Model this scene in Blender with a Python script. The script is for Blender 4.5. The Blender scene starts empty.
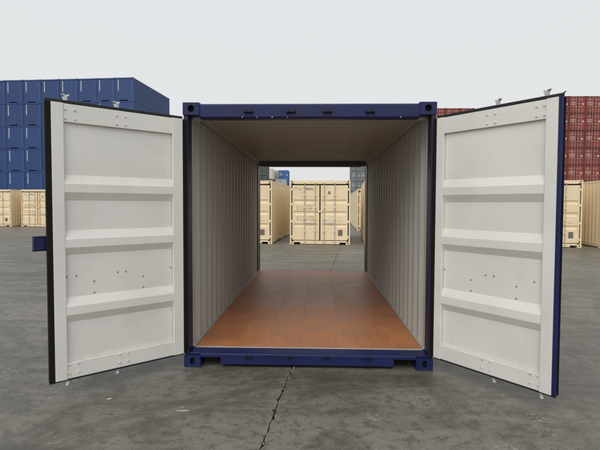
import bpy, bmesh, math, random
from mathutils import Vector, Matrix

# ------------------------------------------------------------------ camera, sky, sun, exposure
S = bpy.context.scene
C = S.collection
S.render.resolution_x, S.render.resolution_y = 1024, 768

CAM = Vector((0.0685, -4.6393, 1.6086))
YAW, PIT, ROL, FPX = 0.03189, 0.04232, 0.00404, 479.8      # focal length in pixels of a 600 px wide frame
cd = bpy.data.cameras.new('camera'); cam = bpy.data.objects.new('camera', cd); C.objects.link(cam)
fw = Vector((-math.sin(YAW)*math.cos(PIT), math.cos(YAW)*math.cos(PIT), -math.sin(PIT)))
rt = Vector((math.cos(YAW), math.sin(YAW), 0)); up = rt.cross(fw)
r2 = rt*math.cos(ROL) + up*math.sin(ROL); u2 = up*math.cos(ROL) - rt*math.sin(ROL)
m = Matrix((r2, u2, -fw)).transposed().to_4x4(); m.translation = CAM
cam.matrix_world = m
cd.sensor_width = 36.0; cd.lens = 36.0*FPX/600.0
cd.clip_start = 0.05; cd.clip_end = 3000
S.camera = cam

SUN_EL, SUN_AZ = math.radians(44), math.radians(196)       # azimuth clockwise from +y: behind the camera, a little left
w = bpy.data.worlds.new('World'); S.world = w; w.use_nodes = True
nt = w.node_tree; nt.nodes.clear()
out = nt.nodes.new('ShaderNodeOutputWorld'); bg = nt.nodes.new('ShaderNodeBackground')
sky = nt.nodes.new('ShaderNodeTexSky'); sky.sky_type = 'NISHITA'; sky.sun_disc = False
sky.sun_elevation = SUN_EL; sky.sun_rotation = SUN_AZ; sky.dust_density = 4.0; sky.air_density = 1.0
hs = nt.nodes.new('ShaderNodeHueSaturation'); hs.inputs['Saturation'].default_value = 0.35
nt.links.new(sky.outputs[0], hs.inputs['Color'])
mx = nt.nodes.new('ShaderNodeMix'); mx.data_type = 'RGBA'; mx.inputs['Factor'].default_value = 0.93
nt.links.new(hs.outputs[0], mx.inputs['A'])
# overcast deck: pale grey, a touch cooler towards the zenith
tc = nt.nodes.new('ShaderNodeTexCoord'); sp = nt.nodes.new('ShaderNodeSeparateXYZ')
nt.links.new(tc.outputs['Generated'], sp.inputs[0])
cr = nt.nodes.new('ShaderNodeValToRGB')
cr.color_ramp.elements[0].position = 0.0; cr.color_ramp.elements[0].color = (0.80, 0.80, 0.795, 1)
cr.color_ramp.elements[1].position = 1.0; cr.color_ramp.elements[1].color = (0.785, 0.83, 0.86, 1)
e = cr.color_ramp.elements.new(0.35); e.color = (0.805, 0.832, 0.842, 1)
nt.links.new(sp.outputs['Z'], cr.inputs[0])
vm = nt.nodes.new('ShaderNodeVectorMath'); vm.operation = 'SCALE'; vm.inputs['Scale'].default_value = 10.0
nt.links.new(cr.outputs[0], vm.inputs[0]); nt.links.new(vm.outputs[0], mx.inputs['B'])
nt.links.new(mx.outputs['Result'], bg.inputs['Color']); bg.inputs['Strength'].default_value = 0.1
nt.links.new(bg.outputs[0], out.inputs[0])

sl = bpy.data.lights.new('sun', 'SUN'); sl.energy = 1.45; sl.angle = math.radians(45); sl.color = (1.0, 0.97, 0.92)
so = bpy.data.objects.new('sun', sl); C.objects.link(so)
sdir = Vector((math.sin(SUN_AZ)*math.cos(SUN_EL), math.cos(SUN_AZ)*math.cos(SUN_EL), math.sin(SUN_EL)))
so.rotation_euler = sdir.to_track_quat('Z', 'Y').to_euler(); so.location = (-5, -15, 20)

S.view_settings.view_transform = 'Standard'; S.view_settings.look = 'None'
S.view_settings.exposure = 0.0; S.view_settings.gamma = 1.0; S.view_settings.use_curve_mapping = False

R = random.Random(7)
rad = math.radians

# ------------------------------------------------------------------ materials
def mat(name, col, rough=0.5, metal=0.0, var=0.12, vscale=3.0, dirt=0.0, dirtcol=(0.10, 0.085, 0.065), bump=0.0, bscale=40.0,
        rnd=0.0, streak=False, spec=0.5, scuff=0.0):
    """painted / plain surface: noise mottling, optional dirt and streaks with a shape of their own, small per-object shift"""
    M = bpy.data.materials.new(name); M.use_nodes = True
    n = M.node_tree.nodes; L = M.node_tree.links
    b = n['Principled BSDF']; b.inputs['Roughness'].default_value = rough; b.inputs['Metallic'].default_value = metal
    b.inputs['Specular IOR Level'].default_value = spec
    tc = n.new('ShaderNodeTexCoord'); mp = n.new('ShaderNodeMapping'); L.new(tc.outputs['Object'], mp.inputs[0])
    oi = n.new('ShaderNodeObjectInfo')
    of = n.new('ShaderNodeMath'); of.operation = 'MULTIPLY'; of.inputs[1].default_value = 37.0
    L.new(oi.outputs['Random'], of.inputs[0])
    cb = n.new('ShaderNodeCombineXYZ')
    for i in range(3): L.new(of.outputs[0], cb.inputs[i])
    L.new(cb.outputs[0], mp.inputs['Location'])
    nz = n.new('ShaderNodeTexNoise'); nz.inputs['Scale'].default_value = vscale; nz.inputs['Detail'].default_value = 6
    L.new(mp.outputs[0], nz.inputs['Vector'])
    r = n.new('ShaderNodeMapRange'); r.inputs[1].default_value = 0.3; r.inputs[2].default_value = 0.7
    r.inputs[3].default_value = 1-var; r.inputs[4].default_value = 1+var
    L.new(nz.outputs['Fac'], r.inputs[0])
    val = r.outputs[0]
    if rnd:
        r3 = n.new('ShaderNodeMapRange'); r3.inputs[3].default_value = 1-rnd; r3.inputs[4].default_value = 1+rnd
        L.new(oi.outputs['Random'], r3.inputs[0])
        mm = n.new('ShaderNodeMath'); mm.operation = 'MULTIPLY'; L.new(val, mm.inputs[0]); L.new(r3.outputs[0], mm.inputs[1]); val = mm.outputs[0]
    sc = n.new('ShaderNodeVectorMath'); sc.operation = 'SCALE'; sc.inputs[0].default_value = col
    L.new(val, sc.inputs['Scale']); colour = sc.outputs[0]
    if dirt:
        mp2 = n.new('ShaderNodeMapping'); L.new(mp.outputs[0], mp2.inputs[0])
        mp2.inputs['Scale'].default_value = (9, 9, 0.9) if streak else (1, 1, 1)
        n2 = n.new('ShaderNodeTexNoise'); n2.inputs['Scale'].default_value = 2.2; n2.inputs['Detail'].default_value = 8; n2.inputs['Roughness'].default_value = 0.65
        L.new(mp2.outputs[0], n2.inputs['Vector'])
        r2_ = n.new('ShaderNodeMapRange'); r2_.inputs[1].default_value = 0.52; r2_.inputs[2].default_value = 0.78
        r2_.inputs[3].default_value = 0; r2_.inputs[4].default_value = dirt
        L.new(n2.outputs['Fac'], r2_.inputs[0])
        mi = n.new('ShaderNodeMix'); mi.data_type = 'RGBA'; L.new(r2_.outputs[0], mi.inputs['Factor'])
        L.new(colour, mi.inputs['A']); mi.inputs['B'].default_value = (*dirtcol, 1); colour = mi.outputs['Result']
    if scuff:                                   # thin dark rub marks and specks of grime
        mp3 = n.new('ShaderNodeMapping'); L.new(mp.outputs[0], mp3.inputs[0]); mp3.inputs['Rotation'].default_value = (0.2, 0.35, 0); mp3.inputs['Scale'].default_value = (1.5, 1.5, 16)
        n5 = n.new('ShaderNodeTexNoise'); n5.inputs['Scale'].default_value = 3.0; n5.inputs['Detail'].default_value = 8; n5.inputs['Roughness'].default_value = 0.7; L.new(mp3.outputs[0], n5.inputs['Vector'])
        n6 = n.new('ShaderNodeTexNoise'); n6.inputs['Scale'].default_value = 24; n6.inputs['Detail'].default_value = 5; n6.inputs['Roughness'].default_value = 0.75; L.new(mp.outputs[0], n6.inputs['Vector'])
        for nn, lo, hi, k in ((n5, .66, .74, scuff), (n6, .68, .76, scuff)):
            q = n.new('ShaderNodeMapRange'); q.inputs[1].default_value = lo; q.inputs[2].default_value = hi; q.inputs[3].default_value = 0; q.inputs[4].default_value = k
            L.new(nn.outputs['Fac'], q.inputs[0])
            mi = n.new('ShaderNodeMix'); mi.data_type = 'RGBA'; L.new(q.outputs[0], mi.inputs['Factor']); L.new(colour, mi.inputs['A'])
            mi.inputs['B'].default_value = (0.27, 0.24, 0.20, 1); colour = mi.outputs['Result']
    L.new(colour, b.inputs['Base Color'])
    rr = n.new('ShaderNodeMapRange'); rr.inputs[3].default_value = max(0.03, rough-0.12); rr.inputs[4].default_value = min(1, rough+0.12)
    L.new(nz.outputs['Fac'], rr.inputs[0]); L.new(rr.outputs[0], b.inputs['Roughness'])
    if bump:
        n4 = n.new('ShaderNodeTexNoise'); n4.inputs['Scale'].default_value = bscale; n4.inputs['Detail'].default_value = 3
        L.new(mp.outputs[0], n4.inputs['Vector'])
        bm_ = n.new('ShaderNodeBump'); bm_.inputs['Strength'].default_value = bump; bm_.inputs['Distance'].default_value = 0.01
        L.new(n4.outputs['Fac'], bm_.inputs['Height']); L.new(bm_.outputs[0], b.inputs['Normal'])
    return M

M = {}
M['blue'] = mat('blue_paint', (0.008, 0.0145, 0.082), 0.45, spec=0.35, var=0.22, dirt=0.3, dirtcol=(0.04, 0.04, 0.055), bump=0.2, bscale=9, scuff=0.22)
M['post'] = mat('dark_blue_paint', (0.005, 0.007, 0.034), 0.45, var=0.15, bump=0.15, bscale=14)
M['inside'] = mat('grey_interior_paint', (0.505, 0.515, 0.475), 0.55, var=0.035, vscale=1.6, dirt=0.16, dirtcol=(0.24, 0.21, 0.16), bump=0.18, bscale=6, streak=True, scuff=0.35)
M['door'] = mat('white_door_paint', (0.745, 0.725, 0.685), 0.5, var=0.04, vscale=2.0, dirt=0.24, dirtcol=(0.46, 0.42, 0.36), bump=0.22, bscale=5, scuff=0.5)
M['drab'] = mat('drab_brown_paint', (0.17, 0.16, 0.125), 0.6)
M['roof_in'] = mat('shaded_interior_grey_roof', (0.44, 0.43, 0.37), 0.5, var=0.06, vscale=1.6, dirt=0.2, dirtcol=(0.2, 0.17, 0.12), bump=0.1, bscale=9)  # interior grey darkened towards olive: ceiling shade put into the colour, plus dirt
M['rubber'] = mat('black_rubber', (0.012, 0.012, 0.013), 0.7, bump=0.2)
M['black'] = mat('dark_void', (0.008, 0.008, 0.009), 0.9)
M['gasket'] = mat('brown_black_rubber', (0.011, 0.009, 0.006), 0.8, spec=0.2)
M['zinc'] = mat('galvanised_steel', (0.62, 0.62, 0.63), 0.38, 0.55, var=0.2, vscale=30)
M['bolt'] = mat('painted_bolt', (0.62, 0.60, 0.56), 0.5, var=0.15)
M['hole'] = mat('rusty_fastener', (0.24, 0.21, 0.17), 0.7, var=0.3)
M['strip'] = mat('pale_edge_strip', (0.5, 0.5, 0.48), 0.4)
M['chip'] = mat('pale_flake', (0.46, 0.445, 0.41), 0.8, var=0.2)
M['keeper'] = mat('keeper_paint', (0.007, 0.008, 0.022), 0.5)
M['cream'] = mat('cream_paint', (0.86, 0.70, 0.46), 0.5, var=0.03, dirt=0.10, dirtcol=(0.40, 0.28, 0.15), rnd=0.03, streak=True)
M['creamrod'] = mat('dull_zinc_rod', (0.50, 0.46, 0.38), 0.5, 0.2)
M['dark_mark'] = mat('dark_print', (0.26, 0.19, 0.125), 0.6)
M['grey_mark'] = mat('grey_print', (0.40, 0.38, 0.35), 0.6)
M['plate'] = mat('grey_plate', (0.17, 0.14, 0.12), 0.5, 0.1, var=0.3, vscale=18)
M['stackblue'] = mat('stack_blue_paint', (0.026, 0.066, 0.205), 0.5, var=0.08, dirt=0.2, dirtcol=(0.04, 0.06, 0.12), rnd=0.08, streak=True)
M['stackframe'] = mat('stack_blue_frame', (0.026, 0.066, 0.205), 0.5, var=0.08, rnd=0.06)
M['white_mark'] = mat('white_print', (0.72, 0.74, 0.76), 0.6)
M['red'] = mat('oxide_red_paint', (0.235, 0.052, 0.042), 0.55, var=0.12, dirt=0.3, dirtcol=(0.12, 0.04, 0.032), rnd=0.18, streak=True)
M['redframe'] = mat('oxide_red_frame', (0.20, 0.045, 0.038), 0.55, var=0.12, rnd=0.12)
M['redrod'] = mat('pale_rod', (0.55, 0.36, 0.31), 0.5, 0.1)
M['pink'] = mat('pale_print', (0.68, 0.52, 0.46), 0.6)
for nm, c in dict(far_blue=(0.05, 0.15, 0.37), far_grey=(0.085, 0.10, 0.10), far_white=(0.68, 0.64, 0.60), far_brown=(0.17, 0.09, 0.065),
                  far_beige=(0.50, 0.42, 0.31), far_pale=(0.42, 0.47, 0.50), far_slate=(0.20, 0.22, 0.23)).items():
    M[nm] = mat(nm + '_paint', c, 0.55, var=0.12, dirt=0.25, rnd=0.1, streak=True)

def plywood():
    M_ = bpy.data.materials.new('varnished_plywood'); M_.use_nodes = True
    n = M_.node_tree.nodes; L = M_.node_tree.links; b = n['Principled BSDF']
    tc = n.new('ShaderNodeTexCoord'); oi = n.new('ShaderNodeObjectInfo')
    cb = n.new('ShaderNodeCombineXYZ'); of = n.new('ShaderNodeMath'); of.operation = 'MULTIPLY'; of.inputs[1].default_value = 53
    L.new(oi.outputs['Random'], of.inputs[0]); L.new(of.outputs[0], cb.inputs[0]); L.new(of.outputs[0], cb.inputs[1])
    ad = n.new('ShaderNodeVectorMath'); L.new(tc.outputs['Object'], ad.inputs[0]); L.new(cb.outputs[0], ad.inputs[1])
    mp = n.new('ShaderNodeMapping'); mp.inputs['Scale'].default_value = (26, 1.6, 1); L.new(ad.outputs[0], mp.inputs[0])
    g = n.new('ShaderNodeTexNoise'); g.inputs['Scale'].default_value = 1.6; g.inputs['Detail'].default_value = 7; g.inputs['Roughness'].default_value = 0.62
    g.inputs['Distortion'].default_value = 0.5
    L.new(mp.outputs[0], g.inputs['Vector'])
    ramp = n.new('ShaderNodeValToRGB'); el = ramp.color_ramp.elements
    el[0].position = 0.28; el[0].color = (0.43, 0.155, 0.056, 1); el[1].position = 0.72; el[1].color = (0.54, 0.215, 0.087, 1)
    L.new(g.outputs['Fac'], ramp.inputs[0])
    big = n.new('ShaderNodeTexNoise'); big.inputs['Scale'].default_value = 2.3; big.inputs['Detail'].default_value = 5; L.new(ad.outputs[0], big.inputs['Vector'])
    r = n.new('ShaderNodeMapRange'); r.inputs[1].default_value = .3; r.inputs[2].default_value = .7; r.inputs[3].default_value = 0.80; r.inputs[4].default_value = 1.16
    L.new(big.outputs['Fac'], r.inputs[0])
    r3 = n.new('ShaderNodeMapRange'); r3.inputs[3].default_value = 0.95; r3.inputs[4].default_value = 1.05; L.new(oi.outputs['Random'], r3.inputs[0])
    mm = n.new('ShaderNodeMath'); mm.operation = 'MULTIPLY'; L.new(r.outputs[0], mm.inputs[0]); L.new(r3.outputs[0], mm.inputs[1])
    sc = n.new('ShaderNodeVectorMath'); sc.operation = 'SCALE'; L.new(ramp.outputs[0], sc.inputs[0]); L.new(mm.outputs[0], sc.inputs['Scale'])
    L.new(sc.outputs[0], b.inputs['Base Color'])
    rr = n.new('ShaderNodeMapRange'); rr.inputs[3].default_value = 0.33; rr.inputs[4].default_value = 0.58; L.new(big.outputs['Fac'], rr.inputs[0]); L.new(rr.outputs[0], b.inputs['Roughness'])
    bp = n.new('ShaderNodeBump'); bp.inputs['Strength'].default_value = 0.12; bp.inputs['Distance'].default_value = 0.004
    L.new(g.outputs['Fac'], bp.inputs['Height']); L.new(bp.outputs[0], b.inputs['Normal'])
    return M_
M['ply'] = plywood()
M['seam'] = mat('pale_seam_filler', (0.56, 0.34, 0.21), 0.6)
M['floorlip'] = mat('floor_steel_lip', (0.42, 0.38, 0.33), 0.5)

def concrete():
    M_ = bpy.data.materials.new('worn_concrete'); M_.use_nodes = True
    n = M_.node_tree.nodes; L = M_.node_tree.links; b = n['Principled BSDF']
    tc = n.new('ShaderNodeTexCoord')
    def noise(scale, detail=6, rough=0.6, vec=None, dist=0.0):
        z = n.new('ShaderNodeTexNoise'); z.inputs['Scale'].default_value = scale; z.inputs['Detail'].default_value = detail
        z.inputs['Roughness'].default_value = rough; z.inputs['Distortion'].default_value = dist
        L.new(vec or tc.outputs['Object'], z.inputs['Vector']); return z.outputs['Fac']
    def rng(v, a, c, d, e_):
        r = n.new('ShaderNodeMapRange'); r.inputs[1].default_value = a; r.inputs[2].default_value = c; r.inputs[3].default_value = d; r.inputs[4].default_value = e_
        L.new(v, r.inputs[0]); return r.outputs[0]
    def mixc(f, A, B):
        x = n.new('ShaderNodeMix'); x.data_type = 'RGBA'; L.new(f, x.inputs['Factor'])
        for k, v in (('A', A), ('B', B)):
            if isinstance(v, tuple): x.inputs[k].default_value = (*v, 1)
            else: L.new(v, x.inputs[k])
        return x.outputs['Result']
    # broad tone, medium blotches, aggregate
    def rings(cx, cy):
        a = n.new('ShaderNodeVectorMath'); a.operation = 'SUBTRACT'; L.new(tc.outputs['Object'], a.inputs[0]); a.inputs[1].default_value = (cx, cy, 0)
        l = n.new('ShaderNodeVectorMath'); l.operation = 'LENGTH'; L.new(a.outputs[0], l.inputs[0]); return l.outputs['Value']
    def mul(a, b_):
        x = n.new('ShaderNodeMath'); x.operation = 'MULTIPLY'; L.new(a, x.inputs[0])
        if isinstance(b_, float): x.inputs[1].default_value = b_
        else: L.new(b_, x.inputs[1])
        return x.outputs[0]
    blot = noise(1.3, 10, .72, dist=.5); fine = noise(9, 9, .78, dist=.3); grain = noise(95, 4, .7)
    c = mixc(rng(noise(0.25, 5), .40, .60, 0, 1), (0.138, 0.125, 0.101), (0.208, 0.192, 0.158))
    c = mixc(rng(blot, .47, .57, 0, .62), c, (0.074, 0.066, 0.050))
    c = mixc(rng(blot, .47, .36, 0, .5), c, (0.215, 0.202, 0.172))
    c = mixc(rng(fine, .51, .58, 0, .62), c, (0.060, 0.053, 0.040))
    c = mixc(rng(fine, .45, .38, 0, .50), c, (0.235, 0.222, 0.190))
    c = mixc(rng(grain, .52, .66, 0, .50), c, (0.055, 0.049, 0.039))
    c = mixc(rng(grain, .44, .33, 0, .55), c, (0.30, 0.285, 0.24))
    # tyre scuffs: streaks running across the yard, and two curved tyre tracks
    mp = n.new('ShaderNodeMapping'); mp.inputs['Rotation'].default_value = (0, 0, rad(11)); mp.inputs['Scale'].default_value = (0.10, 1.5, 1); L.new(tc.outputs['Object'], mp.inputs[0])
    c = mixc(rng(noise(1.5, 7, .74, mp.outputs[0]), .50, .64, 0, .62), c, (0.070, 0.062, 0.049))
    mp2 = n.new('ShaderNodeMapping'); mp2.inputs['Rotation'].default_value = (0, 0, rad(-24)); mp2.inputs['Scale'].default_value = (0.16, 2.4, 1); L.new(tc.outputs['Object'], mp2.inputs[0])
    c = mixc(rng(noise(1.3, 6, .74, mp2.outputs[0]), .55, .68, 0, .45), c, (0.26, 0.245, 0.205))
    for cx, cy, r0, wd in ((1.3, -4.3, 4.15, .07), (1.3, -4.3, 3.93, .06), (-9.0, 2.5, 6.6, .10), (9.5, 0.4, 5.6, .10)):
        d = rings(cx, cy); a = n.new('ShaderNodeMath'); a.operation = 'SUBTRACT'; L.new(d, a.inputs[0]); a.inputs[1].default_value = r0
        ab = n.new('ShaderNodeMath'); ab.operation = 'ABSOLUTE'; L.new(a.outputs[0], ab.inputs[0])
        c = mixc(mul(rng(ab.outputs[0], wd, wd*.6, 0, .5), rng(fine, .56, .44, .0, 1.0)), c, (0.058, 0.052, 0.041))
    # oil drops
    v = n.new('ShaderNodeTexVoronoi'); v.inputs['Scale'].default_value = 1.15; L.new(tc.outputs['Object'], v.inputs['Vector'])
    c = mixc(mul(rng(v.outputs['Distance'], .05, .16, .7, 0), rng(fine, .55, .42, .2, 1.0)), c, (0.040, 0.037, 0.031))
    # chalky scrapes at fixed places
    scr = noise(26, 7, .75)
    for cx, cy, r0 in ((0.94, -0.72, .17), (0.52, -1.05, .13), (1.72, -1.23, .14), (1.78, -1.0, .12), (1.35, -1.5, .12), (-1.0, -0.95, .06), (2.6, 0.6, .25), (-2.9, -.2, .3), (0.25, -0.35, .07)):
        c = mixc(mul(rng(rings(cx, cy), r0, r0*.3, 0, 1), rng(scr, .53, .60, 0, .75)), c, (0.40, 0.385, 0.34))
    # pale specks
    v2 = n.new('ShaderNodeTexVoronoi'); v2.inputs['Scale'].default_value = 9.0; L.new(tc.outputs['Object'], v2.inputs['Vector'])
    c = mixc(mul(rng(v2.outputs['Distance'], .05, .11, 1, 0), rng(noise(1.7, 3), .54, .60, 0, .7)), c, (0.42, 0.40, 0.36))
    L.new(c, b.inputs['Base Color'])
    L.new(rng(blot, .3, .7, .60, .36), b.inputs['Roughness'])
    bp = n.new('ShaderNodeBump'); bp.inputs['Strength'].default_value = 0.5; bp.inputs['Distance'].default_value = 0.008
    L.new(grain, bp.inputs['Height']); L.new(bp.outputs[0], b.inputs['Normal'])
    return M_
M['concrete'] = concrete()
M['stone'] = mat('pale_grit', (0.30, 0.285, 0.25), 0.9, var=0.3, vscale=60)
M['grit'] = mat('joint_grit', (0.035, 0.03, 0.025), 0.95, var=0.4, vscale=20, bump=0.6)

# ------------------------------------------------------------------ mesh helpers
class MB:
    def __init__(s): s.v = []; s.f = []; s.m = []
    def face(s, pts, mi=0):
        i = len(s.v); s.v += [tuple(p) for p in pts]; s.f.append(tuple(range(i, i+len(pts)))); s.m.append(mi); return s
    def box(s, x0, x1, y0, y1, z0, z1, mi=0):
        i = len(s.v)
        s.v += [(x0,y0,z0),(x1,y0,z0),(x1,y1,z0),(x0,y1,z0),(x0,y0,z1),(x1,y0,z1),(x1,y1,z1),(x0,y1,z1)]
        for q in ((0,3,2,1),(4,5,6,7),(0,1,5,4),(1,2,6,5),(2,3,7,6),(3,0,4,7)): s.f.append(tuple(i+k for k in q)); s.m.append(mi)
        return s
    def prism(s, prof, fn, a, b, mi=0):
        """closed profile [(p,q)] swept from a to b; fn(p,q,t)->xyz"""
        i = len(s.v); n = len(prof)
        s.v += [fn(p, q, a) for p, q in prof] + [fn(p, q, b) for p, q in prof]
        for k in range(n): s.f.append((i+k, i+(k+1) % n, i+n+(k+1) % n, i+n+k)); s.m.append(mi)
        s.f.append(tuple(i+k for k in range(n))); s.m.append(mi)
        s.f.append(tuple(i+n+k for k in reversed(range(n)))); s.m.append(mi)
        return s
    def sheet(s, prof, fn, a, b, t, m_out=0, m_in=0):
        """open profile [(s,d)] with thickness t towards +d; fn(s,d,t)->xyz"""
        i = len(s.v); n = len(prof)
        for dd in (0, t):
            for z in (a, b): s.v += [fn(p, d+dd, z) for p, d in prof]
        I = lambda layer, zz, k: i + layer*2*n + zz*n + k
        for k in range(n-1):
            s.f.append((I(0,0,k), I(0,0,k+1), I(0,1,k+1), I(0,1,k))); s.m.append(m_in)
            s.f.append((I(1,0,k), I(1,1,k), I(1,1,k+1), I(1,0,k+1))); s.m.append(m_out)
            for zz in (0, 1): s.f.append((I(0,zz,k), I(1,zz,k), I(1,zz,k+1), I(0,zz,k+1))); s.m.append(m_out)
        for k in (0, n-1): s.f.append((I(0,0,k), I(0,1,k), I(1,1,k), I(1,0,k))); s.m.append(m_out)
        return s
    def tube(s, p0, p1, r, seg=8, mi=0):
        p0, p1 = Vector(p0), Vector(p1); d = (p1-p0).normalized(); a = d.orthogonal().normalized(); b_ = d.cross(a)
        i = len(s.v)
        for p in (p0, p1): s.v += [tuple(p + a*r*math.cos(2*math.pi*k/seg) + b_*r*math.sin(2*math.pi*k/seg)) for k in range(seg)]
        for k in range(seg): s.f.append((i+k, i+(k+1) % seg, i+seg+(k+1) % seg, i+seg+k)); s.m.append(mi)
        s.f.append(tuple(i+k for k in reversed(range(seg)))); s.m.append(mi)
        s.f.append(tuple(i+seg+k for k in range(seg))); s.m.append(mi)
        return s
    def holed(s, c, e1, e2, h1, h2, r1, r2_, nrm, depth, mi=0, mv=1):
        """rectangular face with an oval hole and a dark pocket behind it"""
        c, e1, e2, nrm = Vector(c), Vector(e1), Vector(e2), Vector(nrm)
        ang = sorted(set([round(math.atan2(sy*h2, sx*h1), 6) for sx in (1,-1) for sy in (1,-1)] + [round(-math.pi + 2*math.pi*(k+.5)/16, 6) for k in range(16)]))
        o, q, d = [], [], []
        for t in ang:
            ca, sa = math.cos(t), math.sin(t); k = min(h1/abs(ca) if abs(ca) > 1e-6 else 1e9, h2/abs(sa) if abs(sa) > 1e-6 else 1e9)
            o.append(c + e1*ca*k + e2*sa*k)
            # rounded-slot hole
            pw = 0.7; hx = math.copysign(abs(ca)**pw, ca)*r1; hy = math.copysign(abs(sa)**pw, sa)*r2_
            q.append(c + e1*hx + e2*hy); d.append(c + e1*hx + e2*hy - nrm*depth)
        n = len(ang)
        for k in range(n):
            l = (k+1) % n
            s.face([o[k], o[l], q[l], q[k]], mi); s.face([q[k], q[l], d[l], d[k]], mi)
        s.face(d, mv); return s
    def mesh(s, name, mats, bevel=0.0, seg=1, smooth=False):
        me = bpy.data.meshes.new(name); me.from_pydata(s.v, [], s.f)
        for mm in mats: me.materials.append(mm)
        me.polygons.foreach_set('material_index', s.m)
        bm = bmesh.new(); bm.from_mesh(me)
        bmesh.ops.remove_doubles(bm, verts=bm.verts, dist=1e-5)
        bmesh.ops.recalc_face_normals(bm, faces=bm.faces)
        if bevel: bmesh.ops.bevel(bm, geom=[e for e in bm.edges if len(e.link_faces) == 2 and e.calc_face_angle(0) > 0.6], offset=bevel, segments=seg, affect='EDGES', profile=0.6, clamp_overlap=True)
        if smooth:
            for f in bm.faces: f.smooth = True
        bm.to_mesh(me); bm.free(); return me

def obj(name, me, parent=None, loc=(0,0,0), rz=0.0):
    o = bpy.data.objects.new(name, me); C.objects.link(o); o.parent = parent; o.location = loc; o.rotation_euler = (0,0,rz); return o
def thing(name, label, cat, loc=(0,0,0), rz=0.0, group=None):
    o = obj(name, None, None, loc, rz); o.empty_display_size = 0.3
    o['label'] = label; o['category'] = cat
    if group: o['group'] = group
    return o
def copy_tree(root, loc, rz, label):
    r = root.copy(); C.objects.link(r); r.location = loc; r.rotation_euler = (0,0,rz); r['label'] = label
    for ch in list(root.children):
        c = ch.copy(); C.objects.link(c); c.parent = r
        for g in list(ch.children):
            d = g.copy(); C.objects.link(d); d.parent = c
    return r

def corr(L0, L1, pitch, depth, flat_a, slope, start=0.0):
    """trapezoidal corrugation profile along [L0,L1]: list of (s,d)"""
    pts = [(L0, 0.0)]; s = L0 + start; fb = pitch - flat_a - 2*slope
    while s + pitch < L1:
        pts += [(s, 0.0), (s+slope, depth), (s+slope+fb, depth), (s+2*slope+fb, 0.0)]; s += pitch
    pts.append((L1, 0.0)); return pts

# ------------------------------------------------------------------ ground: two concrete slabs with an open joint between them
def joint_x(y): return -0.155 + 0.0855*y
gb = MB(); gb.face([(-900,-300,-0.035),(900,-300,-0.035),(900,1200,-0.035),(-900,1200,-0.035)])
ground = obj('ground', gb.mesh('ground', [M['grit']])); ground['kind'] = 'structure'; ground['label'] = 'worn grey concrete yard'
jr = random.Random(3)
ys = [-300] + [-6 + 0.05*k for k in range(0, 180)] + [3 + 0.25*k for k in range(0, 80)] + [23 + 10*k for k in range(1, 12)] + [1200]
edge = []
g = 0.0
for y in ys:
    g = 0.85*g + jr.uniform(-.009, .009); a = max(0.002, 0.004 + jr.uniform(-.003, .004)); b_ = max(.002, 0.004 + jr.uniform(-.003, .004))
    if -6 < y < 3 and jr.random() < 0.10: a += jr.uniform(.01, .03)
    if -6 < y < 3 and jr.random() < 0.07: b_ += jr.uniform(.008, .022)
    x = joint_x(max(min(y, 200), -50)) + g*.6
    edge.append((x-a, x+b_, y))
for side in (0, 1):
    sb = MB()
    for k in range(len(edge)-1):
        p, q = edge[k], edge[k+1]; xe = -900 if side == 0 else 900
        sb.face([(p[side], p[2], 0), (q[side], q[2], 0), (xe, q[2], 0), (xe, p[2], 0)])
        sb.face([(p[side], p[2], 0), (q[side], q[2], 0), (q[side], q[2], -.034), (p[side], p[2], -.034)])
    obj('concrete_slab', sb.mesh('concrete_slab', [M['concrete']]), ground)

pbl = MB(); gr = random.Random(9)
for k in range(420):
    y = gr.uniform(-4.2, 0.4) if k < 340 else gr.uniform(6.2, 12); x = joint_x(y) + gr.gauss(0, .012); r = gr.uniform(.0025, .008)
    z0 = -0.012 if abs(x-joint_x(y)) < .008 else 0.0005
    n = 5; a0 = gr.uniform(0, 6)
    pbl.prism([(r*gr.uniform(.6, 1)*math.cos(a0+2*math.pi*q/n), r*gr.uniform(.6, 1)*math.sin(a0+2*math.pi*q/n)) for q in range(n)], lambda p, q, t: (x+p, y+q, t), z0, z0 + r*gr.uniform(.5, 1.1), gr.choice((0, 0, 1)))
pe = obj('joint_gravel', pbl.mesh('joint_gravel', [M['stone'], M['grit']]), ground); pe['kind'] = 'stuff'

# ------------------------------------------------------------------ corner casting shared by hero and cream containers
def casting_mesh(name, sx, top, mats, bev=0.006, hole=None):
    """origin at the outer front corner of the block; sx=+1: block extends towards +x, front face on -y; top: z from -h to 0, else 0..h"""
    W, D, H = 0.162, 0.178, 0.118
    z0, z1 = (-H, 0) if top else (0, H); zc = (z0+z1)/2; b = MB()
    x0, x1 = (0, W) if sx > 0 else (-W, 0); xc = (x0+x1)/2
    r1, r2_ = hole or ((0.030, 0.033) if top else (0.024, 0.036))
    b.holed((xc, 0, zc), (1,0,0), (0,0,1), W/2, H/2, r1, r2_, (0,-1,0), 0.05)
    xo = 0.0
    b.holed((xo, D/2, zc), (0,1,0), (0,0,1), D/2, H/2, 0.036, 0.030, (-sx,0,0), 0.05)
    xi = sx*W
    b.face([(xi,0,z0),(xi,D,z0),(xi,D,z1),(xi,0,z1)]); b.face([(x0,D,z0),(x1,D,z0),(x1,D,z1),(x0,D,z1)])
    for z in (z0, z1): b.face([(x0,0,z),(x1,0,z),(x1,D,z),(x0,D,z)])
    return b.mesh(name, mats)

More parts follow.
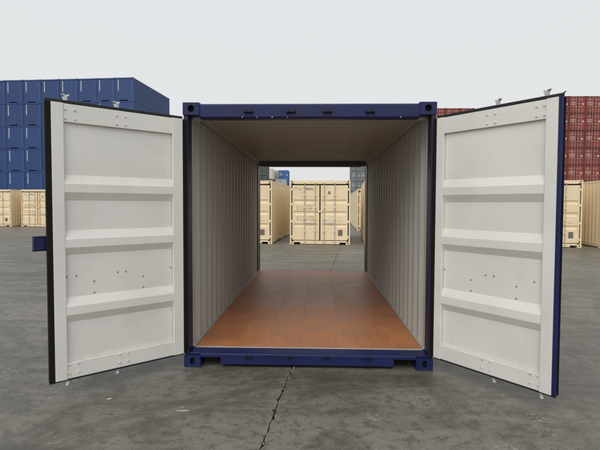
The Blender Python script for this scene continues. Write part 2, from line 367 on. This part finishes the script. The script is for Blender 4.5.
# ------------------------------------------------------------------ the open blue container
HW, L_, H_ = 1.219, 6.058, 2.591
hero = thing('shipping_container', 'open blue walk-through shipping container with white doors and reddish plywood floor', 'container')
BM = [M['blue'], M['black']]
for yend in (0, 1):
    for sx in (-1, 1):
        for top in (0, 1):
            me = casting_mesh('corner_casting', -sx if not yend else sx, top, BM)
            obj('corner_casting', me, hero, (sx*HW, 0.0 if not yend else L_, H_ if top else 0.003), math.pi if yend else 0)
        # post: outer box plus an inner rebate strip
        pb = MB(); xs = sorted((sx*(HW-0.004), sx*1.172)); y0, y1 = ((0.012, 0.165) if not yend else (L_-0.165, L_-0.012))
        pb.box(xs[0], xs[1], y0, y1, 0.118, H_-0.116)
        obj('corner_post', pb.mesh('corner_post', [M['post']], 0.008, 2), hero)
    # header
    yo = (lambda y: y) if not yend else (lambda y: L_ - y)
    hb = MB(); hb.prism([(0.010, 2.452), (0.010, 2.568), (0.022, 2.580), (0.14, 2.580), (0.14, 2.440), (0.03, 2.440)], lambda p, q, t: (t, yo(p), q), -1.060, 1.060)
    head = obj('header', hb.mesh('header', [M['blue']], 0.004, 1), hero)
    # sill with fork notches: upper ledge + front skirt in pieces
    sb = MB()
    sb.prism([(0.006, 0.100), (0.006, 0.134), (0.016, 0.142), (0.175, 0.150), (0.175, 0.100)], lambda p, q, t: (t, yo(p), q), -1.060, 1.060)
    sb.prism([(0.020, 0.1235), (0.020, 0.1405), (0.1745, 0.1495), (0.1745, 0.1235)], lambda p, q, t: (t, yo(p), q), -1.1715, -1.0605)
    sb.prism([(0.020, 0.1235), (0.020, 0.1405), (0.1745, 0.1495), (0.1745, 0.1235)], lambda p, q, t: (t, yo(p), q), 1.0605, 1.1715)
    for a, b_ in ((-0.86, 0.845),):
        sb.prism([(0.009, 0.030), (0.009, 0.101), (0.10, 0.101), (0.10, 0.030)], lambda p, q, t: (t, yo(p), q), a, b_)
    sill = obj('sill', sb.mesh('sill', [M['blue']], 0.004, 1), hero)
    for kx in (-0.585, -0.175, 0.175, 0.585):
        # cam keepers: two cheeks and a bridge
        for par, z, flip in ((head, 2.508, 1), (sill, 0.112, -1)):
            kb = MB()
            f = lambda y: yo(y)
            for dx in (-0.038, 0.022):
                ya, yb = sorted((f(-0.034), f(0.012)))
                kb.box(dx, dx+0.018, ya, yb, -0.022, 0.022)
            ya, yb = sorted((f(-0.020), f(0.012)))
            kb.box(-0.052, 0.056, ya, yb, -0.016 if flip > 0 else 0.002, 0.002 if flip > 0 else 0.016)
            o = obj('cam_keeper', kb.mesh('cam_keeper', [M['keeper'] if flip > 0 else M['post']], 0.003), par, (kx, 0, z)); o.scale = (.85, 1, .85) if flip > 0 else (.72, .8, .8)
    # pale nicks along the lower edge of the header
    if not yend:
        for nx in (-0.64, -0.50, -0.352, -0.205, 0.88):
            nb = MB(); w_ = R.uniform(.003, .007); nb.box(-w_, w_, 0.0005, 0.006, -.008, .004)
            obj('paint_nick', nb.mesh('paint_nick', [M['chip']], 0.002), head, (nx, 0.008, 2.452))
# underframe
ub = MB(); ub.box(-1.12, 1.12, -.02, .02, 0.03, 0.124); ub = ub.mesh('cross_member', [M['post']])
for k in range(12): obj('cross_member', ub, hero, (0, 0.55 + 0.45*k, 0))
# side walls, rails, roof
for sx in (-1, 1):
    pr = corr(0.166, L_-0.166, 0.278, 0.036, 0.070, 0.068, 0.095)
    wb = MB(); wb.sheet(pr, lambda s, d, z: (sx*(1.1735+d), s, z), 0.158, 2.515, 0.003, 0, 1)
    obj('side_wall', wb.mesh('side_wall', [M['blue'], M['inside']]), hero)
    rb = MB()
    rb.box(*sorted((sx*1.160, sx*1.2165)), 0.180, L_-0.180, 2.516, 2.572, 0)
    rb.box(*sorted((sx*1.150, sx*1.1595)), 0.150, L_-0.150, 2.490, 2.562, 1)
    obj('top_side_rail', rb.mesh('top_side_rail', [M['blue'], M['inside']], 0.003), hero)
    rb = MB()
    rb.box(*sorted((sx*1.172, sx*1.2165)), 0.180, L_-0.180, 0.032, 0.157, 0)
    obj('bottom_side_rail', rb.mesh('bottom_side_rail', [M['blue']], 0.003), hero)
    # pale strip along the foot of the wall
    fb = MB(); fb.box(*sorted((sx*1.158, sx*1.1715)), 0.19, L_-0.19, 0.151, 0.170); fb.box(*sorted((sx*1.1716, sx*1.2150)), 0.19, L_-0.19, 0.1575, 0.1615)
    obj('wall_foot_strip', fb.mesh('wall_foot_strip', [M['inside']], 0.003), hero)
pr = corr(0.141, L_-0.141, 0.2095, 0.020, 0.091, 0.0145, 0.10)
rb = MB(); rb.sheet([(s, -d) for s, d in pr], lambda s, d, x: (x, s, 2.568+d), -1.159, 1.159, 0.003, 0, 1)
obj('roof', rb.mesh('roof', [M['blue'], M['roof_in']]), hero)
for y in (0.141, L_-0.141-0.06):      # header inner plates
    ib = MB(); ib.box(-1.148, 1.148, y, y+0.06, 2.446, 2.545)
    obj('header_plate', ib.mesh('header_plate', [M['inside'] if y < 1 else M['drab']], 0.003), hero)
for sx in (-1, 1):                    # dark seal strips lining the far opening
    jb = MB(); jb.box(*sorted((sx*1.1600, sx*1.1712)), L_-0.46, L_-0.02, 0.172, 2.444)
    obj('jamb_strip', jb.mesh('jamb_strip', [M['post']], 0.002), hero)
# floor boards
xsm = [-1.157, -0.735, -0.420, -0.060, 0.360, 0.760, 1.157]; ysm = [0.196, 1.33, 3.80, L_-0.196]
for i in range(len(xsm)-1):
    for j in range(3):
        gx = 0.0016; dz = R.uniform(-.0006, .0006)
        cx, cy = (xsm[i]+xsm[i+1])/2, (ysm[j]+ysm[j+1])/2
        bx, by = (xsm[i+1]-xsm[i])/2-gx, (ysm[j+1]-ysm[j])/2-gx
        b = MB(); b.box(-bx, bx, -by, by, -0.0012, 0.0004)
        obj('floor_board', b.mesh('floor_board', [M['ply']], 0.0006), hero, (cx, cy, 0.155+dz))
for y0, y1 in ((0.1755, 0.1950), (L_-0.1950, L_-0.1755)):
    b = MB(); b.box(-1.155, 1.155, y0, y1, 0.120, 0.1565)
    obj('floor_edge_strip', b.mesh('floor_edge_strip', [M['floorlip']], 0.002), hero)
b = MB(); b.box(-1.155, 1.155, 0.20, L_-0.20, 0.1245, 0.1535)
obj('floor_seam_filler', b.mesh('floor_seam_filler', [M['seam']]), hero)

# doors
def make_door(sx, hinge, ang, left):
    U = lambda u: sx*u
    bx = lambda b, u0, u1, n0, n1, z0, z1, mi=0: b.box(*sorted((U(u0), U(u1))), n0, n1, z0, z1, mi)
    prof = [(0.287, 0.0)]
    for a, b_, c_, d_ in ((.62,.686,.755,.83), (1.184,1.247,1.314,1.389), (1.636,1.704,1.772,1.847)): prof += [(a, 0), (b_, .034), (c_, .034), (d_, 0)]
    prof.append((2.273, 0.0))
    uf = 1.080 if left else 1.050; ue = 1.172 if left else 1.142; uh = 0.115 if left else 0.090
    pb = MB(); pb.sheet(prof, lambda z, d, u: (U(u), -0.037+d, z), uh+.001, uf-.001, 0.003, 1, 0)   # +d side faces the inside
    door = obj('door', pb.mesh('door_panel', [M['blue'], M['door']]), hero, (hinge[0], hinge[1], 0), ang)
    door['label'] = 'left white door swung wide open' if left else 'right white door swung wide open'
    DM = [M['door'], M['blue']]
    # stiles and rails: inner skin white, back skin blue
    for (nm, u0, u1, nz, z0, z1) in (('stile', 0.012, uh, 0.0, 0.150, 2.426), ('stile', uf, ue, 0.0, 0.150, 2.426),
                                     ('rail', uh+.0005, uf-.0005, -0.009, 2.275, 2.424), ('rail', uh+.0005, uf-.0005, -0.009, 0.152, 0.285)):
        b = MB(); bx(b, u0, u1, -0.030, nz, z0, z1, 0)
        o = obj(nm, b.mesh(nm, DM, 0.004, 2), door)
        b = MB(); bx(b, u0+.001, u1-.001, -0.056, -0.0305, z0, z1, 1)
        obj(nm + '_back', b.mesh(nm + '_back', DM, 0.003), door)
    # gasket
    gl = []
    ge = ue + (0.043 if left else 0.030)
    gl.append((0.006, ge, -0.034, -0.012, 2.4275, 2.452)); gl.append((0.006, ge, -0.034, -0.012, 0.136, 0.1490))
    gl.append((-0.030, 0.011, -0.040, -0.006, 0.1495, 2.427))
    if left: gl.append((ue+.0015, ge, -0.040, -0.004, 0.1495, 2.427))
    else:
        gl.append((ge-.003, ge+.006, -0.050, -0.040, 0.1495, 2.427))
        b = MB(); bx(b, ue+.0015, ue+.0265, -0.052, -0.006, 0.1495, 2.427); obj('door_edge', b.mesh('door_edge', [M['blue']], 0.004, 2), door)
    for q in gl:
        b = MB(); bx(b, *q); obj('gasket', b.mesh('gasket', [M['rubber'] if q[4] > 2 or q[5] < .2 else M['gasket']], 0.004, 2), door)
    # corner flap of the right door's gasket sticking out
    if not left:
        b = MB(); b.prism([(ge-.03, 2.428), (ge+.014, 2.462), (ge-.002, 2.452), (ge-.03, 2.451)][::1], lambda p, q, t: (U(p), t, q), -.033, -.014)
        obj('gasket_flap', b.mesh('gasket_flap', [M['rubber']]), door)
    # bolts
    zs_t, zs_b = (2.378, 2.304), (0.268, 0.196)
    def dome(mm, r, hgt):
        b = MB(); n = 8
        ring = [(r*math.cos(2*math.pi*k/n), 0, r*math.sin(2*math.pi*k/n)) for k in range(n)]
        ring2 = [(x*.6, hgt, z*.6) for x, _, z in ring]
        for k in range(n): l = (k+1) % n; b.face([ring[k], ring[l], ring2[l], ring2[k]])
        b.face(ring2); b.face(ring); return b.mesh('bolt', [mm])
    big, small, pale = dome(M['bolt'], .0125, .007), dome(M['hole'], .0085, .006), dome(M['bolt'], .0075, .004)
    us = (1.067, .990, .643, .567) if left else (1.040, .973, .617, .540)
    for u in us:
        for z in zs_t + zs_b: obj('bolt', big, door, (U(min(u, uf-.016)), -0.009, z))
        obj('bolt', small, door, (U(min(u, uf-.012)), -0.034, 1.004))
    for u in ((.845, .408) if left else (.824, .393)):
        for z in (.945, .846): obj('bolt', small, door, (U(u), -0.034, z))
    obj('bolt', small, door, (U(.134 if left else .105), -0.034, 1.005))
    if not left:
        for u, z in ((.20,.56),(.27,.55),(.34,.54),(.20,.44),(.34,.43),(.345,.315),(.205,.335)): obj('bolt', pale, door, (U(u), -0.034, z))
    # locking bars on the outside with forked cams at both ends
    for u in ((1.040, .616) if left else (1.010, .590)):
        b = MB(); b.tube((U(u), -0.088, 0.10), (U(u), -0.088, 2.475), 0.0165, 10)
        obj('locking_bar', b.mesh('locking_bar', [M['zinc']], smooth=False), door)
        for z, s in ((2.488, 1), (0.100, -1)):
            b = MB()
            b.prism([(-.035,-.012*s), (-.012,.000*s), (-.060,.030*s), (-.050,.040*s), (-.004,.016*s), (.030,.036*s), (.058,.028*s), (.026,.004*s), (.030,-.016*s)], lambda p, q, t: (p, t, q), -.020, .020)
            b.tube((0,0,-.03*s), (0,0,.012*s), .022, 10)
            o = obj('cam', b.mesh('cam', [M['zinc']], 0.003), door, (U(u), -0.088, z)); o.rotation_euler = (0, 0, rad(25)*sx); o.scale = (.62, .7, .78)
        for z in (.4, .95, 1.55, 2.15):
            b = MB(); bx(b, -.05, .05, -.030, .020, -.03, .03); obj('bar_bracket', b.mesh('bar_bracket', [M['blue']], .004), door, (U(u), -0.088, z))
        b = MB(); b.tube((U(0), 0, 0), (U(-.34), 0, .012), .011, 8)
        obj('bar_handle', b.mesh('bar_handle', [M['zinc']]), door, (U(u), -0.112, 1.02))
    for z in (.32, .95, 1.62, 2.25):
        b = MB(); bx(b, -.012, .10, -.014, 0, -.05, .05); b.tube((0, -.004, -.062), (0, -.004, .062), .012, 8)
        obj('hinge', b.mesh('hinge', [M['blue']], .002), door, (U(0.004), -0.058, z))
    if left:
        b = MB(); bx(b, 1.14, 1.300, -0.110, -0.100, 1.222, 1.346); bx(b, 1.14, 1.300, -0.099, -0.058, 1.336, 1.346); bx(b, 1.290, 1.300, -0.099, -0.058, 1.232, 1.3355); bx(b, 1.14, 1.2895, -0.0995, -0.060, 1.232, 1.3355)
        obj('lock_box', b.mesh('lock_box', [M['blue']], .002), door)
    return door
make_door(1, (-1.200, -0.030), -math.atan2(0.845, -0.875), True)
make_door(-1, (1.200, -0.035), math.pi - math.atan2(0.945, 0.705), False)

# ------------------------------------------------------------------ cream containers with closed doors towards the camera
def glyphs(b, x, z, n, h, y, rr, gapat=()):
    """a line of small illegible characters made of strokes; local x to the right as seen from -y"""
    cw = h*0.62
    for k in range(n):
        if k not in gapat:
            for _ in range(2):
                if rr.random() < .5: xx = x + rr.choice((0, .3, .6))*cw; b.box(xx, xx+cw*.22, y, y+.002, z, z+h)
                else: zz = z + rr.choice((0, .42, .82))*h; b.box(x, x+cw*.82, y, y+.002, zz, zz+h*.2)
        x += cw*1.12
    return x

def dry(b, x0, x1, y, z0, z1): b.box(x0, x1, y, y+.002, z0, z1)

def make_cream(label):
    root = thing('shipping_container', label, 'container', group='cream containers standing on the concrete yard')
    CM = [M['cream'], M['black']]
    for yend in (0, 1):
        yo = (lambda y: y) if not yend else (lambda y: L_ - y)
        for sx in (-1, 1):
            for top in (0, 1):
                obj('corner_casting', casting_mesh('corner_casting', -sx if not yend else sx, top, CM), root, (sx*HW, 0.0 if not yend else L_, H_ if top else 0.003), math.pi if yend else 0)
            b = MB(); b.box(*sorted((sx*1.2165, sx*1.165)), *sorted((yo(.006), yo(.16))), .122, H_-.119); obj('corner_post', b.mesh('corner_post', CM, .006), root)
        b = MB(); b.box(-1.056, 1.056, *sorted((yo(.006), yo(.15))), 2.445, 2.580); obj('header', b.mesh('header', CM, .005), root)
        b = MB(); b.box(-1.056, 1.056, *sorted((yo(.006), yo(.15))), .085, .150); b.box(-.80, .80, *sorted((yo(.0065), yo(.12))), .020, .0845)
        obj('sill', b.mesh('sill', CM, .004), root)
    for sx in (-1, 1):
        b = MB(); b.sheet(corr(.165, L_-.165, .278, .036, .070, .068, .08), lambda s, d, z: (sx*(1.174+d), s, z), .16, 2.52, .003)
        obj('side_panel', b.mesh('side_panel', CM), root)
        b = MB(); b.box(*sorted((sx*1.16, sx*1.2165)), .18, L_-.18, 2.521, 2.575); obj('top_side_rail', b.mesh('top_side_rail', CM, .004), root)
        b = MB(); b.box(*sorted((sx*1.172, sx*1.2165)), .18, L_-.18, .115, .159)
        for a, c in ((.18, 1.80), (2.16, 3.90), (4.26, L_-.18)): b.box(*sorted((sx*1.1725, sx*1.216)), a, c, .035, .1145)
        obj('bottom_side_rail', b.mesh('bottom_side_rail', CM), root)
    b = MB(); b.sheet([(s, -d) for s, d in corr(.152, L_-.152, .2095, .02, .091, .0145, .1)], lambda s, d, x: (x, s, 2.565+d), -1.158, 1.158, .003); obj('roof', b.mesh('roof', CM), root)
    b = MB(); b.sheet(corr(-1.164, 1.164, .25, .036, .110, .018, .1), lambda s, d, z: (s, L_-.10+d, z), .151, 2.444, .003); obj('end_panel', b.mesh('end_panel', CM), root)
    b = MB(); b.box(-1.15, 1.15, .2, L_-.2, .125, .15); obj('floor', b.mesh('floor', [M['plate']]), root)
    b = MB(); b.box(-1.164, 1.164, .075, .085, .151, 2.444); obj('door_seal', b.mesh('door_seal', [M['gasket']]), root)
    rr = random.Random(5)
    for sx in (-1, 1):
        u0, u1 = (-1.120, -.026) if sx < 0 else (.026, 1.120)
        prof = [(.178, 0)]
        for a, b_, c_, d_ in ((.70,.745,.80,.85), (1.19,1.24,1.30,1.36), (1.66,1.71,1.77,1.82)): prof += [(a, 0), (b_, .036), (c_, .036), (d_, 0)]
        prof.append((2.395, 0))
        b = MB(); b.sheet(prof, lambda z, d, u: (u, .030+d, z), u0+.06, u1-.06, .003)
        for a, c in ((u0, u0+.06), (u1-.06, u1)): b.box(a, c, .018, .070, .176, 2.397)
        door = obj('door', b.mesh('door', CM), root)
        for x in ((-.62, -.19) if sx < 0 else (.175, .60)):
            b = MB(); b.tube((x, -.020, .10), (x, -.020, 2.50), .0165, 8)
            obj('locking_bar', b.mesh('locking_bar', [M['creamrod']]), door)
            b = MB(); b.box(-.045, .045, -.028, .005, -.025, .025); b = b.mesh('bar_bracket', CM)
            for z in (.115, 2.49): obj('bar_bracket', b, door, (x, 0, z))
            b = MB(); b.box(-.04, .04, -.0365, .0175, -.022, .022); b = b.mesh('bar_bracket', CM)
            for z in (.55, 1.05, 1.5, 2.0): obj('bar_bracket', b, door, (x, 0, z))
        for z in (.30, .93, 1.62, 2.22):
            b = MB(); b.box(*sorted((sx*1.105, sx*1.185)), -.004, .014, z-.045, z+.045); obj('hinge', b.mesh('hinge', CM, .003), door)
        for x in ((-.62, -.19) if sx < 0 else (.175, .60)):
            b = MB(); xe, zh = (x+.30, .87) if x in (-.62, .175) else (x-.28, .89); b.tube((x, -.045, zh), (xe, -.045, zh-.02), .011, 6)
            obj('bar_handle', b.mesh('bar_handle', [M['zinc']]), door)
        b = MB()
        if sx < 0:
            glyphs(b, -1.02, 2.20, 11, .10, .0275, rr, (4,)); glyphs(b, -.78, 2.06, 4, .075, .0275, rr); b.box(-1.115, -1.09, .0155, .0175, 2.19, 2.24)
            glyphs(b, -.56, 2.205, 5, .085, .0275, rr)
            for zb in (1.50, 1.38): glyphs(b, -.95, zb, 6, .075, .0275, rr, (2, 4)); glyphs(b, -.53, zb+.03, 4, .085, .0275, rr)
            for zb in (1.06, .95): glyphs(b, -.95, zb, 6, .075, .0275, rr, (2, 4)); glyphs(b, -.53, zb, 5, .08, .0275, rr, (1,))
            obj('lettering', b.mesh('lettering', [M['dark_mark']]), door)
        else:
            b.prism([(.33, 2.03), (.41, 2.03), (.43, 2.08), (.41, 2.15), (.34, 2.16), (.31, 2.09)], lambda p, q, t: (p, t, q), .0272, .0292)
            obj('emblem', b.mesh('emblem', [M['dark_mark']]), door)
            b = MB(); b.box(.735, .915, .020, .0295, .36, .60); obj('data_plate', b.mesh('data_plate', [M['plate']], .004), door)
            b = MB(); glyphs(b, .20, .92, 9, .05, .0275, rr, (3,)); glyphs(b, .70, .92, 7, .05, .0275, rr); obj('lettering', b.mesh('lettering', [M['grey_mark']]), door)
    b = MB(); b.box(-.06, .06, -.03, .017, 1.30, 1.36); obj('door_stop', b.mesh('door_stop', CM, .004), root)
    return root

TH = rad(-4.0)                                   # the yard's own grid is turned a little against the open container
def yard(front_left_or_right, right):            # origin (middle of the door end) from one front corner
    x, y = front_left_or_right; s = -1 if right else 1
    return (x + s*HW*math.cos(TH), y + s*HW*math.sin(TH), 0)
spots = [((-0.965, 14.84), False, 'cream container squarely behind the tunnel opening, both doors in view'),
         ((-1.70, 14.86), True, 'cream container left of the tunnel view, its long side showing'),
         ((2.03, 14.62), False, 'cream container at the right edge of the tunnel view, a thin sliver'),
         ((2.66, 25.1), False, 'cream container set back behind the sliver at the right of the tunnel'),
         ((2.93, 31.9), False, 'cream container farthest back, right behind the set-back one in the tunnel view'),
         ((10.28, 14.05), True, 'cream container just right of the right door, under the red stack'),
         ((10.93, 13.98), False, 'cream container cut by the right picture edge, only its side showing'),
         ((-20.45, 28.2), False, 'cream container beside the left door edge, below the blue stack'),
         ((-21.15, 28.2), True, 'cream container cut by the left picture edge, below the blue stack')]
proto = None
for c, right, lab in spots:
    loc = yard(c, right); th = TH if not 20 < c[1] < 33 or c[0] < 0 else rad(-2.0)
    if proto is None: proto = make_cream(lab); proto.location = loc; proto.rotation_euler = (0, 0, TH)
    else: copy_tree(proto, loc, th, lab)

# ------------------------------------------------------------------ stacked containers
ORD = ['first', 'second', 'third', 'fourth', 'fifth', 'sixth', 'seventh', 'eighth']
def make_stacked(kind, Lc, Hc, body, frame, rod=None, mark=None):
    """origin: middle of the visible end at its base; the end faces -y"""
    root = obj('stacked_container', None); root['category'] = 'container'
    FM = [M[frame], M['black']]; b = MB()
    for yend in (0, 1):
        yo = (lambda y: y) if not yend else (lambda y: Lc - y)
        for sx in (-1, 1):
            for z in (0.003, Hc-.118): b.box(*sorted((sx*HW, sx*(HW-.162))), *sorted((yo(0), yo(.178))), z, z+.117)
            b.box(*sorted((sx*1.215, sx*1.15)), *sorted((yo(.006), yo(.15))), .121, Hc-.119)
        b.box(-1.056, 1.056, *sorted((yo(.008), yo(.12))), Hc-.150, Hc-.022)
        if kind == 'blind' and not yend:
            b.box(-1.056, -.52, .008, .12, .02, .150); b.box(.52, 1.056, .008, .12, .02, .150); b.box(-.52, .52, .0085, .12, .118, .150)
        else: b.box(-1.056, 1.056, *sorted((yo(.008), yo(.12))), .06, .150)
    for sx in (-1, 1):
        b.box(*sorted((sx*1.16, sx*1.214)), .18, Lc-.18, Hc-.075, Hc-.018); b.box(*sorted((sx*1.16, sx*1.214)), .18, Lc-.18, .035, .150)
    obj('frame', b.mesh('frame', FM), root)
    for sx in (-1, 1):
        b = MB(); b.sheet(corr(.151, Lc-.151, .278, .036, .070, .068, .1), lambda s, d, z: (sx*(1.172+d), s, z), .151, Hc-.076, .003); obj('side_panel', b.mesh('side_panel', [M[body]]), root)
    b = MB(); b.box(-1.158, 1.158, .121, Lc-.121, Hc-.045, Hc-.035); obj('roof', b.mesh('roof', [M[body]]), root)
    b = MB(); b.box(-1.155, 1.155, .13, Lc-.13, .125, .149)
    if kind == 'blind': b.box(-.51, .51, .30, .31, .01, .124, 1)
    obj('floor', b.mesh('floor', [M[frame], M['black']]), root)
    b = MB(); b.sheet(corr(-1.149, 1.149, .25, .036, .110, .018, .06), lambda s, d, z: (s, Lc-.08+d, z), .151, Hc-.151, .003)
    obj('end_panel', b.mesh('end_panel', [M[body]]), root)
    rr = random.Random(11)
    if kind == 'blind':
        b = MB(); b.sheet(corr(-1.149, 1.149, .25, -.036, .110, .018, .06), lambda s, d, z: (s, .075+d, z), .151, Hc-.151, .003); obj('end_panel', b.mesh('end_panel', [M[body]]), root)
        b = MB(); z = Hc-.40
        for k in range(10):
            if k >= 0:
                b.box(-.79, -.755, .030, .034, z, z+.11); b.box(-.725, -.69, .030, .034, z - .022, z+.11)
                b.box(-.754, -.726, .030, .034, z + rr.choice((0, .045, .085)), z+.105)
            z -= .132
        if mark: obj('lettering', b.mesh('lettering', [M[mark]]), root)
    else:
        b = MB(); b.box(-1.149, 1.149, .085, .095, .151, Hc-.151); obj('door_seal', b.mesh('door_seal', [M['gasket']]), root)
        for sx in (-1, 1):
            u0, u1 = (-1.125, -.02) if sx < 0 else (.02, 1.125)
            prof = [(.175, 0)]
            for a in (.62, 1.14, 1.66): prof += [(a, 0), (a+.045, .036), (a+.115, .036), (a+.17, 0)]
            prof.append((Hc-.19, 0))
            b = MB(); b.sheet(prof, lambda z, d, u: (u, .035+d, z), u0, u1, .003); door = obj('door', b.mesh('door', [M[body]]), root)
            b = MB()
            for x in ((-.64, -.20) if sx < 0 else (.20, .64)):
                b.tube((x, -.015, .09), (x, -.015, Hc-.09), .022, 6)
                for z in (.12, .55, 1.0, 1.45, 2.05, Hc-.12): b.box(x-.07, x+.07, -.03, .02, z-.03, z+.03)
            b.box(*sorted((sx*.20, sx*.64)), -.03, -.012, .93, .965)
            obj('locking_bars', b.mesh('locking_bars', [M[rod]]), door)
            if mark:
                b = MB()
                if sx < 0:
                    glyphs(b, -.95, 2.06, 5, .15, .031, rr, (2,)); glyphs(b, -.88, 1.90, 5, .11, .031, rr)
                    for zz in (1.52, 1.22):
                        for q in range(4): x = -.98 + .20*q; b.prism([(x, zz), (x+.05, zz), (x+.16, zz+.24), (x+.11, zz+.24)], lambda p, q_, t: (p, t, q_), .029, .0325); b.box(x, x+.15, .030, .032, zz+.09, zz+.14)
                else:
                    b.prism([(.70, 1.36), (.82, 1.50), (.98, 1.50), (.98, 1.24), (.82, 1.24)], lambda p, q, t: (p, t, q), .029, .032)
                    glyphs(b, .28, 1.36, 3, .11, .031, rr); glyphs(b, .28, 2.02, 4, .10, .031, rr)
                obj('lettering', b.mesh('lettering', [M[mark]]), door)
    return root

def stack(protos, corner, right_corner, th, ncol, ntier, Hc, pitch, labelfn, group, pick=None):
    """columns counted from the given bottom front corner"""
    u = Vector((math.cos(th), math.sin(th), 0)); s = -1 if right_corner else 1; rr = random.Random(ncol*31+ntier)
    for c in range(ncol):
        for t in range(ntier):
            p = Vector((*corner, 0)) + u*s*(HW + c*pitch + rr.uniform(-.012, .012)) + Vector((-u.y, u.x, 0))*rr.uniform(-.04, .04)
            p.z = t*(Hc+.004)
            src = protos[pick(c, t)] if pick else protos[0]
            o = copy_tree(src, p, th, labelfn(c, t)); o['group'] = group
def kill(root):
    for ch in list(root.children):
        for g in list(ch.children): bpy.data.objects.remove(g)
        bpy.data.objects.remove(ch)
    bpy.data.objects.remove(root)
def tier(t, n): return 'top tier' if t == n-1 else ('bottom tier' if t == 0 else ORD[t] + ' tier')

pb = make_stacked('blind', 12.192, 2.896, 'stackblue', 'stackframe', mark='white_mark')
stack([pb], (-22.72, 55.15), True, TH, 8, 6, 2.896, 2.462,
      lambda c, t: f'dark blue container, {tier(t,6)} of left stack, ' + ('at its right corner' if c == 0 else f'{ORD[c]} column from its right corner'), 'blue containers stacked beyond the left door')
kill(pb)
pr_ = make_stacked('door', 6.058, 2.591, 'red', 'redframe', 'redrod', 'pink')
stack([pr_], (35.85, 69.8), False, 0.0, 4, 7, 2.591, 2.47,
      lambda c, t: f'red container, {tier(t,7)} of right stack, {ORD[c]} column right of the right door', 'red containers stacked beyond the right door')
stack([pr_], (27.1, 78.7), True, 0.0, 3, 7, 2.591, 2.47,
      lambda c, t: f'far red container, {tier(t,7)}, {ORD[c]} column from right, peeking above right door hinge', 'far red containers above the right door')
kill(pr_)

# far mixed piles seen through the tunnel
cols = ['far_blue', 'far_pale', 'far_beige', 'far_white', 'far_brown', 'far_grey', 'far_slate']
fp = {c: make_stacked('door', 6.058, 2.591, c, c, c, 'white_mark' if c in ('far_slate', 'far_blue') else None) for c in cols}
word = dict(far_blue='blue', far_pale='pale grey', far_beige='beige', far_white='white', far_brown='brown', far_grey='dark grey', far_slate='slate grey')
def pile(px_right, depth, seq, where, px_is_left=False):
    """one column of far containers: lateral place from the photo column, depth from tier size"""
    k = (px_right - 315.0)/FPX*1.0
    x = CAM.x + k*(depth - CAM.y); x += HW if px_is_left else -HW
    for t, c in enumerate(seq):
        o = copy_tree(fp[c], (x, depth, t*2.595), 0.0, f'far {word[c]} container, {tier(t, len(seq))}, {where}'); o['group'] = 'far mixed containers seen through the tunnel'
pile(287.8, 118.0, ['far_blue', 'far_blue', 'far_blue', 'far_blue'], 'pile just left of the middle cream container')
pile(285.2, 111.0, ['far_beige', 'far_pale', 'far_pale'], 'pile in front of the far blue pile')
pile(278.8, 112.5+6.5, ['far_brown', 'far_white', 'far_beige', 'far_beige'], 'pile left of the far blue pile')
pile(272.2, 112.0, ['far_blue', 'far_grey', 'far_brown', 'far_white'], 'pile topped by a white container')
pile(266.0, 98.0, ['far_blue', 'far_blue', 'far_grey', 'far_grey'], 'nearest pile at the left tunnel edge')
for k in range(2): pile(350.5 + 9.3*k, 121.0, ['far_slate']*5, 'right of the tunnel view, ' + ('left column' if k == 0 else 'right column'), True)
for c in cols: kill(fp[c])

# ------------------------------------------------------------------ small litter on the concrete near the camera
def flake(x, y, sx_, sy_, rz, label):
    rr = random.Random(int((x*100+y*37)*10)); b = MB(); n = 7
    pts = [(sx_*rr.uniform(.6, 1)*math.cos(2*math.pi*k/n), sy_*rr.uniform(.6, 1)*math.sin(2*math.pi*k/n)) for k in range(n)]
    b.prism(pts, lambda p, q, t: (p, q, t), 0.0015, 0.005)
    o = obj('litter_scrap', b.mesh('litter_scrap', [M['chip']]), None, (x, y, 0), rz)
    o['label'] = label; o['category'] = 'litter'
flake(-0.95, -1.00, .075, .012, rad(4), 'thin white scrap lying flat on the concrete left of the joint')
flake(-1.62, -0.80, .030, .016, rad(20), 'small white flake on the concrete below the left door corner')
